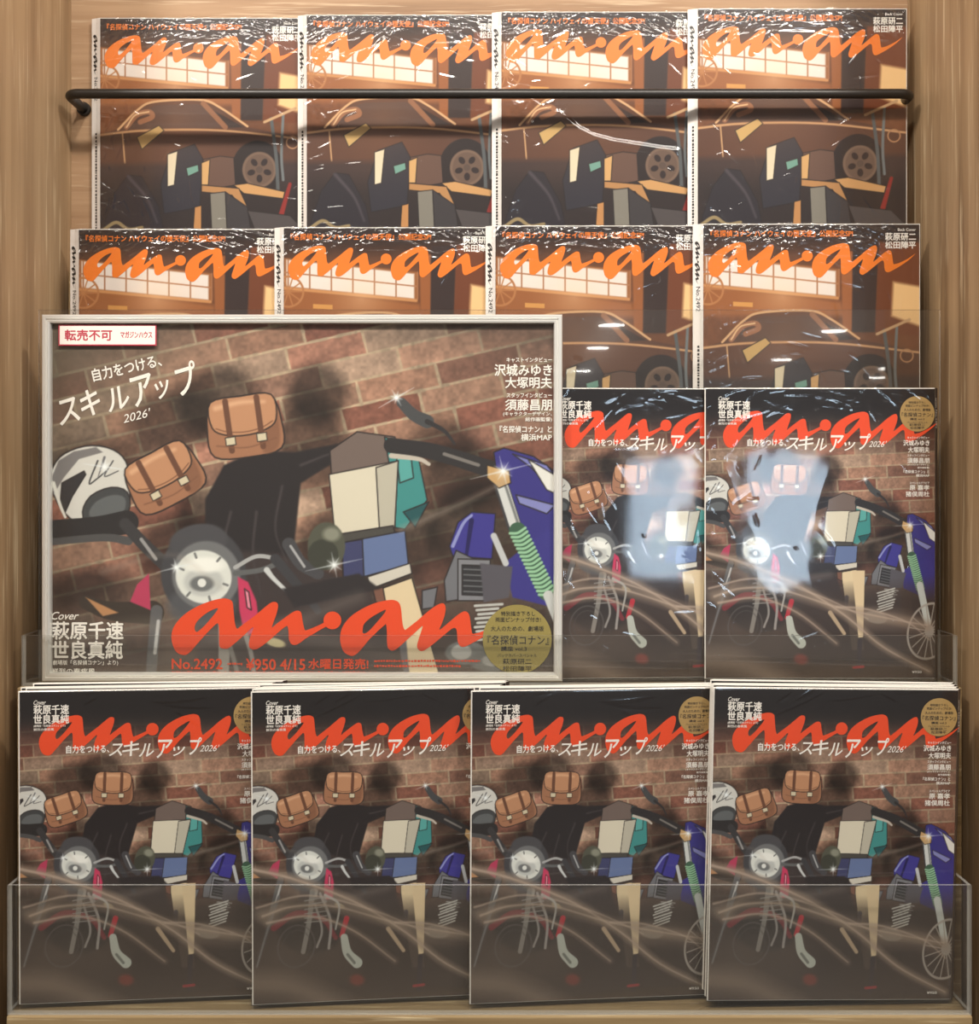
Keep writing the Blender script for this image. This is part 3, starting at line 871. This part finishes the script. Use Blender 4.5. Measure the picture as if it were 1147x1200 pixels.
meA, X, Y = art_grid('cover', 420, 520, 0.0012, W, 0.0005, H - 0.001, invA, -0.00025)
PX, PY = c2p(X, Y)
A = Art(PX, PY, (60, 50, 48)); A.Yc = Y.ravel()
paint_bikes(A, True)
set_ink(meA, A.c)
meA.materials.append(M['ink'])


def invB(x, z):
    return x * 1056.5 + 817.0, (H - 0.0005 - z) * 1056.5 + 10.0


meB, X, Y = art_grid('cover', 400, 500, 0.0, W - 0.0008, 0.0005, H - 0.0008, invB, -0.00025)
A = Art(X, Y, (90, 60, 40)); paint_garage(A)
set_ink(meB, A.c)
meB.materials.append(M['ink'])

# lettering of the front covers
L1, L2, L3, L4 = -0.0004, -0.0005, -0.00063, -0.0007
p = Print(mapA); title(p, 986, 860, 0.690, L1)
meA_title = p.mb.mesh('title_lettering'); meA_title.materials.append(M['red'])
p = Print(mapA)
p.line('Cover', 850, 864, 824.5, 829.5, L2, shear=0.4)
p.line('萩原千速', 850, 890, 830, 840.5, L2, bold=0.02)
p.line('世良真純', 850, 890, 841, 851.5, L2, bold=0.02)
p.line('(劇場版「名探偵コナン」より)', 850, 886, 852.5, 855.5, L2)
p.line('鮮烈の春疾風', 850, 873, 856.5, 859.5, L2)
p.line('自力をつける、', 887, 936, 877, 886, L2, bold=0.02)
for i, ch in enumerate('スキルアップ'):
    p.text(ch, (944, 961, 979, 1000, 1017, 1036)[i], (883, 882, 884, 883, 886, 880.5)[i], (16, 19, 17, 18, 14, 14)[i], (14, 17, 15, 21, 11, 20)[i], L2, bold=0.012, shear=0.25)
p.line("2026'", 1041, 1064, 879.5, 887, L2, bold=0.004, shear=0.35)
for (s, x0, y0, y1) in (('キャストインタビュー', 1090, 874, 877), ('沢城みゆき', 1085, 878.5, 885.5), ('大塚明夫', 1091, 887, 894), ('スタッフインタビュー', 1090, 896, 899),
                        ('須藤昌朋', 1090, 900.5, 907), ('(キャラクターデザイン、', 1090, 908, 910.5), ('総作画監督)', 1103, 911.5, 914), ('『名探偵コナン』と', 1085, 915.5, 919.5), ('横浜MAP', 1101, 920.5, 924),
                        ('スペシャルグラビア', 1093, 930, 933), ('原 嘉孝', 1093, 934, 940.5), ('猪俣周杜', 1088, 942, 948.5)):
    p.line(s, x0, 1118, y0, y1, L2, bold=0.018)
p.line('¥950', 1096, 1108, 1164, 1167, L2)
meA_text = p.mb.mesh('cover_lettering'); meA_text.materials.append(M['white_ink'])
p = Print(mapA); p.disc(1102.5, 846, 22, L3)
meA_badge = p.mb.mesh('badge'); meA_badge.materials.append(M['gold'])
BADGE = (('特別描き下ろし', 0, -14, 22, 3), ('両面ピンナップ付き!', 0, -10, 30, 3), ('大人のための、劇場版', 0, -5, 34, 3.4), ('『名探偵コナン』', 0, 1, 40, 5.4), ('講座 vol.3', 0, 6.5, 18, 3), ('バックカバースペシャル', 0, 10.5, 26, 2.2), ('萩原研二', 0, 13.6, 20, 3.2), ('松田陣平', 0, 17.4, 18, 3.2))
p = Print(mapA)
for s, dx, dy, ww, hh in BADGE:
    p.text(s, 1102.5 + dx, 846 + dy, ww, hh, L4, bold=0.01)
meA_btext = p.mb.mesh('badge_lettering'); meA_btext.materials.append(M['black_ink'])

# lettering of the back covers
p = Print(mapB); title(p, 932.4, 45.2, 0.585, L1)
meB_title = p.mb.mesh('title_lettering'); meB_title.materials.append(M['orange'])
p = Print(mapB)
p.line('『名探偵コナン ハイウェイの堕天使』公開記念SP!', 825, 983, 16.5, 24, L2, mi=1, bold=0.015)
p.line('Back Cover', 1033, 1053, 14.5, 17.5, L2)
p.line('萩原研二', 1019, 1053, 19.5, 28, L2, bold=0.02)
p.line('松田陣平', 1019, 1053, 29, 37, L2, bold=0.02)
meB_text = p.mb.mesh('cover_lettering'); meB_text.materials.append(M['white_ink']); meB_text.materials.append(M['orange'])


# page blocks and spines. Spine shear: the book block leans so the spine shows beside the cover
SB, SA = 0.0105, 0.0040
mePB = sheared(0.0, T, 0.0, W, -SB + 0.0008, W - SB, 0.0, H).mesh('pages'); mePB.materials.append(M['paper'])
mePA = sheared(0.0, T, 0.0, W, SA, W + SA - 0.0008, 0.0, H).mesh('pages'); mePA.materials.append(M['paper'])
mb = MB(); mb.poly([(-SB, T, 0), (-0.0003, -0.0003, 0), (-0.0003, -0.0003, H), (-SB, T, H)])
mb.poly([(-SB, T, 0), (-SB, T, H), (-0.0003, 0.0004, H), (-0.0003, 0.0004, 0)])
meSB = mb.mesh('spine'); meSB.materials.append(M['spine_white'])
mb = MB(); mb.poly([(W + 0.0002, -0.0003, 0), (W + SA, T, 0), (W + SA, T, H), (W + 0.0002, -0.0003, H)])
mb.poly([(W + 0.0002, 0.0004, 0), (W + 0.0002, 0.0004, H), (W + SA, T, H), (W + SA, T, 0)])
meSA = mb.mesh('spine'); meSA.materials.append(M['spine_dark'])


def on_spine(pr, mb2, x_front, y_front, x_back, y_back, off):
    """fold flat printing onto the slanted spine: u (0..1 across) and metres down."""
    v = []
    for (x, y, z) in pr.mb.v:
        v.append((x_front + (x_back - x_front) * x, y_front + (y_back - y_front) * x - off, z))
    pr.mb.v = v
    return pr.mb.mesh(mb2)


# back-cover spine: black title reading downwards, issue number, small lines
ps = Print(lambda x, y: (x, H - y / 1000.0))
tmp = Print(lambda x, y: (x, y)); title(tmp, 0, 0, 1.0, 0)
k0 = len(ps.mb.v)
# the title turned a quarter so it reads downwards
for (x, y, z) in tmp.mb.v:                         # x along the title, z = its height units (down)
    px_mm = 18.0 + (x + 190) * 0.115               # down the spine
    across = 0.5 + z * 0.0078                      # 0 = cover edge
    ps.mb.v.append((across, 0.0, H - px_mm / 1000.0))
for f in tmp.mb.f:
    ps.mb.f.append(tuple(k0 + i for i in f)); ps.mb.mi.append(0); ps.mb.sm.append(False)


def down_text(pr, body, mm0, mm1, a0, a1, bold=0.0):
    v, f = glyphs(body, 0.0, 0.0)
    k = len(pr.mb.v)
    for (x, y) in v:
        pr.mb.v.append(((a0 + a1) / 2 - y * (a1 - a0), 0.0, H - ((mm0 + mm1) / 2 + x * (mm1 - mm0)) / 1000.0))
    for g in f:
        pr.mb.f.append(tuple(k + i for i in g)); pr.mb.mi.append(0); pr.mb.sm.append(False)


down_text(ps, 'No.2492', 66, 92, 0.28, 0.68)
g_ = random.Random(5); mm_ = 128.0
while mm_ < 236:                                   # print too small to read: little dashes
    d_ = g_.uniform(1.2, 3.0); k_ = len(ps.mb.v)
    ps.mb.v += [(0.36, 0, H - mm_ / 1000), (0.56, 0, H - mm_ / 1000), (0.56, 0, H - (mm_ + d_) / 1000), (0.36, 0, H - (mm_ + d_) / 1000)]
    ps.mb.f.append((k_, k_ + 1, k_ + 2, k_ + 3)); ps.mb.mi.append(0); ps.mb.sm.append(False)
    mm_ += d_ + g_.uniform(0.7, 1.6)
for i in range(len(ps.mb.v)):                      # 'across' runs from the cover edge (0) to the back (1): mirror for a left spine
    x, y, z = ps.mb.v[i]; ps.mb.v[i] = (x, y, z)
meSB_text = on_spine(ps, 'spine_lettering', -0.0003, -0.0003, -SB, T, 0.0003); meSB_text.materials.append(M['black_ink'])
ps = Print(lambda x, y: (x, y))
down_text(ps, 'anan No.2492', 10, 40, 0.75, 0.2, 0.02)
meSA_text = on_spine(ps, 'spine_lettering', W + 0.0002, -0.0003, W + SA, T, 0.0003); meSA_text.materials.append(M['white_ink'])


# shrink film: a sheet with real creases
def film(seed, x0, x1, n_top, n_all, amp, belly, fold=None):
    g = np.random.default_rng(seed)
    nx, nz = 235, 290
    xs = np.linspace(x0 - 0.0008, x1 + 0.0008, nx)[None, :].repeat(nz, 0)
    zs = np.linspace(H + 0.001, 0.0002, nz)[:, None].repeat(nx, 1)
    u = xs * 1000; v = (H - zs) * 1000               # mm across, mm down
    h = np.zeros_like(u)

    def crease(cx, cy, L, ang, wd, a):
        ca, sa = math.cos(ang), math.sin(ang)
        du, dv = u - cx, v - cy
        s = du * ca + dv * sa; t = -du * sa + dv * ca + 0.004 * s * s * g.uniform(-1, 1)
        e = np.exp(-(t / wd) ** 2) * np.clip(1 - (s / L) ** 2, 0, 1)
        return a * e * (1 if g.random() < 0.6 else -1)
    for k in range(n_top):
        cx = g.uniform(0, 230); cy = abs(g.normal(0, 14))
        fan = (cx - 115) / 115
        h += crease(cx, cy, g.uniform(8, 40), g.normal(0.6 * fan, 0.35), g.uniform(0.7, 1.5), g.uniform(0.25, 0.9) * amp * math.exp(-cy / 45))
    for k in range(n_all):
        cx = g.uniform(0, 230); cy = g.uniform(10, 285)
        if g.random() < 0.45: cx = abs(g.normal(0, 18))
        h += crease(cx, cy, g.uniform(3, 16), g.uniform(-0.6, 2.2), g.uniform(0.7, 1.6), g.uniform(0.1, 0.5) * amp)
    if belly:
        for k in range(26):
            cx = g.uniform(20, 210); cy = g.uniform(40, 220)
            h += crease(cx, cy, g.uniform(15, 50), g.normal(1.4, 0.35), g.uniform(5, 12), g.uniform(-0.10, 0.10))
    h += 0.12 * np.sin(u / 31 + seed) * np.sin(v / 43 + 2 * seed)
    if fold:                                         # added ridge, shaped so lamplight shows as one curved white streak
        P = np.array(fold, float); d = np.full_like(u, 1e9)
        for i in range(len(P) - 1):
            e = P[i + 1] - P[i]
            t = np.clip(((u - P[i][0]) * e[0] + (v - P[i][1]) * e[1]) / (e @ e), 0, 1)
            d = np.minimum(d, np.hypot(u - P[i][0] - e[0] * t, v - P[i][1] - e[1] * t))
        h = h * np.clip(d / 8, 0.1, 1) + 1.3 * np.exp(-(d / 3.2) ** 2)
    h = 1.25 * np.tanh((h - h.mean()) / 1.25)
    ys = -0.0029 - h * 0.001
    # turn the film back over the top and side edges
    ed = np.minimum(np.minimum(u - u.min(), u.max() - u), v - v.min())
    ys += np.clip(1.2 - ed, 0, 1.2) * 0.0014
    me = grid_mesh('plastic_wrap', nx, nz, xs, zs, ys)
    me.materials.append(M['wrap_smooth'] if belly else M['wrap'])
    return me


STREAK_RIDGE = [(62, 112), (72, 120), (84, 130), (100, 138), (122, 144), (148, 148), (172, 152), (192, 154)]  # course of the ridge added to the film for its bright streak
FILM_B = [film(s, -0.003, W, 260, 130, 1.25, False, STREAK_RIDGE if s == 14 else None) for s in (3, 8, 14, 21)]
FILM_A = [film(s, 0.0, W, 34, 70, 0.45, True) for s in (5, 9)]
FILM_C = [film(s, 0.0, W, 8, 12, 0.3, False) for s in (31, 37)]


def magazine(front, loc, rz, lean, label, group, wrap=None, roll=0.0):
    r = empty('magazine', loc, label, 'magazine', group, (lean, roll, rz))
    if front:
        parts = (('pages', mePA), ('cover', meA), ('title_lettering', meA_title), ('cover_lettering', meA_text), ('badge', meA_badge), ('spine', meSA))
    else:
        parts = (('pages', mePB), ('cover', meB), ('title_lettering', meB_title), ('cover_lettering', meB_text), ('spine', meSB))
    for n, me in parts:
        o = bpy.data.objects.new(n, me); C.objects.link(o); o.parent = r
        if n == 'badge':
            q = bpy.data.objects.new('badge_lettering', meA_btext); C.objects.link(q); q.parent = o
        if n == 'spine':
            q = bpy.data.objects.new('spine_lettering', meSA_text if front else meSB_text); C.objects.link(q); q.parent = o
            o['label'] = 'dark spine strip' if front else 'white spine strip'
        if n == 'title_lettering':
            o['label'] = 'red handwritten title' if front else 'orange handwritten title'
    if wrap:
        o = bpy.data.objects.new('plastic_wrap', wrap); C.objects.link(o); o.parent = r
    return r


D = math.radians
G1, G2, G3, G4 = 'garage-cover magazines behind the rail', 'garage-cover magazines in the second row', 'motorcycle-cover magazines in the third row', 'motorcycle-cover magazines stacked in the front tray'
ORD = ['leftmost of four', 'second from the left', 'third from the left', 'rightmost of four']
for i, (px, y) in enumerate(((117, 1.358), (359, 1.349), (587, 1.340), (817, 1.331))):
    magazine(False, ((px - 573) * y / 1430, y, ZC + 0.222), 0, 0,
             'shrink-wrapped garage-cover magazine behind the black rail, %s in top row' % ORD[i], G1, FILM_B[i])
for i, (px, y) in enumerate(((92, 1.311), (332, 1.302), (580, 1.293), (823.5, 1.284))):
    magazine(False, ((px - 573) * y / 1430, y, ZC - 0.0225), 0, 0,
             'shrink-wrapped garage-cover magazine below the rail, %s in second row' % ORD[i], G2, FILM_B[(i + 2) % 4])
magazine(True, (0.056, 1.2065, ZC - 0.2005), D(3.6), 0, 'film-wrapped motorcycle-cover magazine half hidden behind the silver poster frame', G3, FILM_A[0])
magazine(True, (0.213, 1.2090, ZC - 0.2005), D(0.0), 0, 'film-wrapped motorcycle-cover magazine with bluish glare, right of the framed poster', G3, FILM_A[1])
NTH = ['front', 'second', 'third', 'fourth']
for i, (px, n) in enumerate(((22, 4), (295, 4), (549.5, 3), (827.5, 4))):
    y = 1.1180
    for k in range(n):
        dx = (0, 0.0034, -0.0012, 0.0058, 0.0022)[(k + (i if k else 0)) % 5] if k else 0
        if i == 3: dx = -0.6 * dx
        yaw = 5.8 if i < 3 else 3.0
        roll = (0.1, -0.15, 0.2, 1.0)[i] + (0, 0.25, -0.1, 0.3, 0.0)[k]
        magazine(True, ((px - 573) * y / 1430 + dx + (k * 0.0003 if i < 3 else 0), y + k * 0.0044 + dx * math.tan(D(yaw)), ZC - 0.4845 + max(0, 0.230 * math.sin(D(roll))) + 0.0012 * k), D(yaw), D(1.0),
                 '%s motorcycle-cover magazine of the %s stack in the front acrylic tray' % (NTH[k], ['leftmost', 'second from left', 'third from left', 'rightmost'][i]), G4,
                 FILM_C[i % 2] if k == 0 else None, D(roll))

# ------------------------------------------------------------------ acrylic trays


def tray(label, hw_, y0, y1, z, hf, hb, hs):
    t = empty('acrylic_tray', (0, (y0 + y1) / 2, z), label, 'tray')
    a, b, th = y0 - (y0 + y1) / 2, y1 - (y0 + y1) / 2, 0.003
    mm = [M['acrylic'], M['acrylic_edge']]
    MB().box((-hw_, a, 0), (hw_, a + th, hf), 0, 1, 1).build('front_panel', mm, t)
    MB().box((-hw_, b - th, 0), (hw_, b, hb), 0, 1, 1).build('back_panel', mm, t)
    MB().box((-hw_ + 0.0001, a + th + 0.0001, 0), (hw_ - 0.0001, b - th - 0.0001, th), 0, 1, 2).build('base_panel', mm, t)
    for s in (-1, 1):
        x = s * (hw_ - th / 2 - 0.0001)
        MB().box((x - th / 2, a + th + 0.0001, th + 0.0001), (x + th / 2, b - th - 0.0001, hs), 0, 1, 0).build('side_panel', mm, t)
    return t


tray('clear acrylic tray holding the framed poster and third magazine row', 0.455, 1.1870, 1.2345, ZC - 0.2042, 0.2042 - 0.1550, 0.2042 + 0.168, 0.2042 - 0.1550)
tray('clear acrylic tray at the bottom front holding four magazine stacks', 0.4365, 1.1050, 1.1700, ZC - 0.4879, 0.4879 - 0.3705, 0.4879 - 0.3705, 0.4879 - 0.3705)

# ------------------------------------------------------------------ framed poster
YF, sF = 1.1935, 1430 / 1.1935
xl, xr, zt, zb = (48 - 573) / sF, (658.5 - 573) / sF, (558 - 368.5) / sF, -0.2010
fr = empty('framed_poster', ((xl + xr) / 2, YF, ZC + zb), 'landscape motorcycle poster in a silver aluminium frame standing in the tray', 'framed poster')
fw, fh, rw, dp = xr - xl, zt - zb, 0.0085, 0.0105
x0, x1 = -fw / 2, fw / 2


def rail_piece(a, b, c, d, prof_in):
    """mitred frame rail with a stepped profile: a,b outer corners, c,d inner corners (x,z)."""
    mb = MB()
    steps = [(0.0, dp), (0.0, 0.0012), (0.12, 0.0), (0.42, 0.0), (0.5, 0.0014), (0.6, 0.0014), (0.7, 0.0004), (0.92, 0.0008), (1.0, 0.0030), (1.0, dp)]
    n = len(steps)
    for (o, i) in ((a, d), (b, c)):
        for t, y in steps:
            mb.v.append((o[0] + (i[0] - o[0]) * t, y, o[1] + (i[1] - o[1]) * t))
    for k in range(n):
        q = (k, (k + 1) % n, n + (k + 1) % n, n + k)
        mb.f.append(q); mb.mi.append(0); mb.sm.append(False)
    mb.f.append(tuple(range(n))); mb.mi.append(0); mb.sm.append(False)
    mb.f.append(tuple(range(2 * n - 1, n - 1, -1))); mb.mi.append(0); mb.sm.append(False)
    return mb


oc = [(x0, 0), (x1, 0), (x1, fh), (x0, fh)]
ic = [(x0 + rw, rw), (x1 - rw, rw), (x1 - rw, fh - rw), (x0 + rw, fh - rw)]
for k in range(4):
    j = (k + 1) % 4
    rail_piece(oc[k], oc[j], ic[j], ic[k], None).build('frame_rail', [M['aluminium']], fr)
MB().box((x0 + 0.002, 0.0078, 0.002), (x1 - 0.002, 0.0098, fh - 0.002)).build('backing_board', [M['backing']], fr)
YP = 0.0070
sP = 1430 / (YF + YP)


def mapP(x, y):
    return (x - 573) / sP - (xl + xr) / 2, (558 - y) / sP - zb


def invP(x, z):
    return (x + (xl + xr) / 2) * sP + 573, 558 - (z + zb) * sP


meP, X, Y = art_grid('poster_sheet', 640, 460, x0 + rw * 0.6, x1 - rw * 0.6, rw * 0.6, fh - rw * 0.6, invP, YP)
A = Art(X, Y, (60, 50, 48)); A.Yc = None
paint_bikes(A, False)
set_ink(meP, A.c)
sheet = link('poster_sheet', meP, fr, [M['ink_matt']])
p = Print(mapP)
y1_ = YP - 0.0003
title(p, 389, 727, 1.0, y1_)
p.line('No.2492', 201, 260, 772, 784, y1_, bold=0.02)


def tiny_line(x0_, x1_, ya, yb, seed):
    """print too small to read in the photograph: a row of little dashes."""
    g = random.Random(seed); x = x0_
    while x < x1_:
        d = g.uniform(1.2, 3.2)
        p.rect(x, ya + g.uniform(0, 0.8), min(x + d, x1_), yb - g.uniform(0, 0.8), y1_)
        x += d + g.uniform(0.6, 1.2)


tiny_line(266, 284, 776.5, 779.5, 1)
p.line('¥950 4/15', 288, 357, 772, 785, y1_, bold=0.02)
p.line('水曜日発売!', 361, 431, 772, 784, y1_, bold=0.02)
tiny_line(438, 562, 773, 776, 2); tiny_line(438, 540, 779, 782, 3)
tiny_line(201, 440, 786.5, 789.5, 4)
o = p.mb.build('title_lettering', [M['red']], sheet); o['label'] = 'red handwritten title and issue line'
p = Print(mapP)
y2_ = YP - 0.0005
p.text('自力をつける、', 148, 431, 82, 15, y2_, ang=-13, bold=0.015)
for i, ch in enumerate('スキルアップ'):
    p.text(ch, (79, 105, 137, 167, 191, 219)[i], (482, 472, 467, 457, 456, 443)[i], (25, 23, 27, 27, 17, 25)[i], (28, 30, 26, 34, 20, 36)[i], y2_, ang=-17, bold=0.012, shear=0.2)
p.text("2026'", 160, 487, 34, 10, y2_, ang=-14, shear=0.3, bold=0.004)
for (s, x0_, ya, yb, mi) in (('キャストインタビュー', 593, 419, 424.5, 0), ('沢城みゆき', 579, 427, 440.5, 0), ('大塚明夫', 591.5, 442, 455, 0), ('スタッフインタビュー', 593, 460.5, 466, 0),
                             ('須藤昌朋', 591.5, 468, 481, 0), ('(キャラクターデザイン、', 589, 482.5, 488, 0), ('総作画監督)', 615, 489, 494.5, 0), ('『名探偵コナン』と', 585, 499, 507, 0), ('横浜MAP', 610, 508.5, 516.5, 0)):
    p.line(s, x0_, 646, ya, yb, y2_, bold=0.018)
p.line('Cover', 60, 92, 717, 726, y2_, shear=0.4)
p.line('萩原千速', 61, 144, 728.5, 749, y2_, bold=0.02)
p.line('世良真純', 61, 143, 751, 772, y2_, bold=0.02)
p.line('(劇場版「名探偵コナン」より)', 60, 138, 773.5, 780, y2_)
p.line('鮮烈の春疾風', 60, 111, 783, 790, y2_)
p.mb.build('poster_lettering', [M['white_ink']], sheet)
p = Print(mapP); p.disc(605.5, 749, 40.5, YP - 0.0008)
bd = p.mb.build('badge', [M['gold_olive']], sheet)
p = Print(mapP)
for s, dx, dy, ww, hh in (('特別描き下ろし', 3, -31, 40, 5.5), ('両面ピンナップ付き!', 3, -24, 53, 5.5), ('大人のための、劇場版', 2, -13.5, 62, 6), ('『名探偵コナン』', 3, 0, 72, 11), ('講座 vol.3', -2, 10, 30, 5.5), ('バックカバースペシャル', 2, 18, 46, 4), ('萩原研二', 2, 25, 34, 6.5), ('松田陣平', 2, 33.5, 34, 6.5)):
    p.text(s, 605.5 + dx - 2, 750 + dy, ww, hh, YP - 0.0010, bold=0.008)
p.mb.build('badge_lettering', [M['black_ink']], bd)
MB().box((x0 + rw * 0.7, 0.0042, rw * 0.7), (x1 - rw * 0.7, 0.0052, fh - rw * 0.7)).build('glazing', [M['glazing']], fr)
p = Print(mapP)
ys_ = 0.0035
p.rect(69.5, 381, 184, 405.5, ys_, 0); p.rect(71, 382.5, 182.5, 404, ys_ - 0.0001, 1)
p.line('転売不可', 77, 132, 387, 399.5, ys_ - 0.0002, mi=0, bold=0.02)
p.line('マガジンハウス', 142, 179, 389, 396.5, ys_ - 0.0002, mi=0, bold=0.02)
o = p.mb.build('sticker', [M['crimson'], M['sticker']], fr); o['label'] = 'white sticker with a red border'
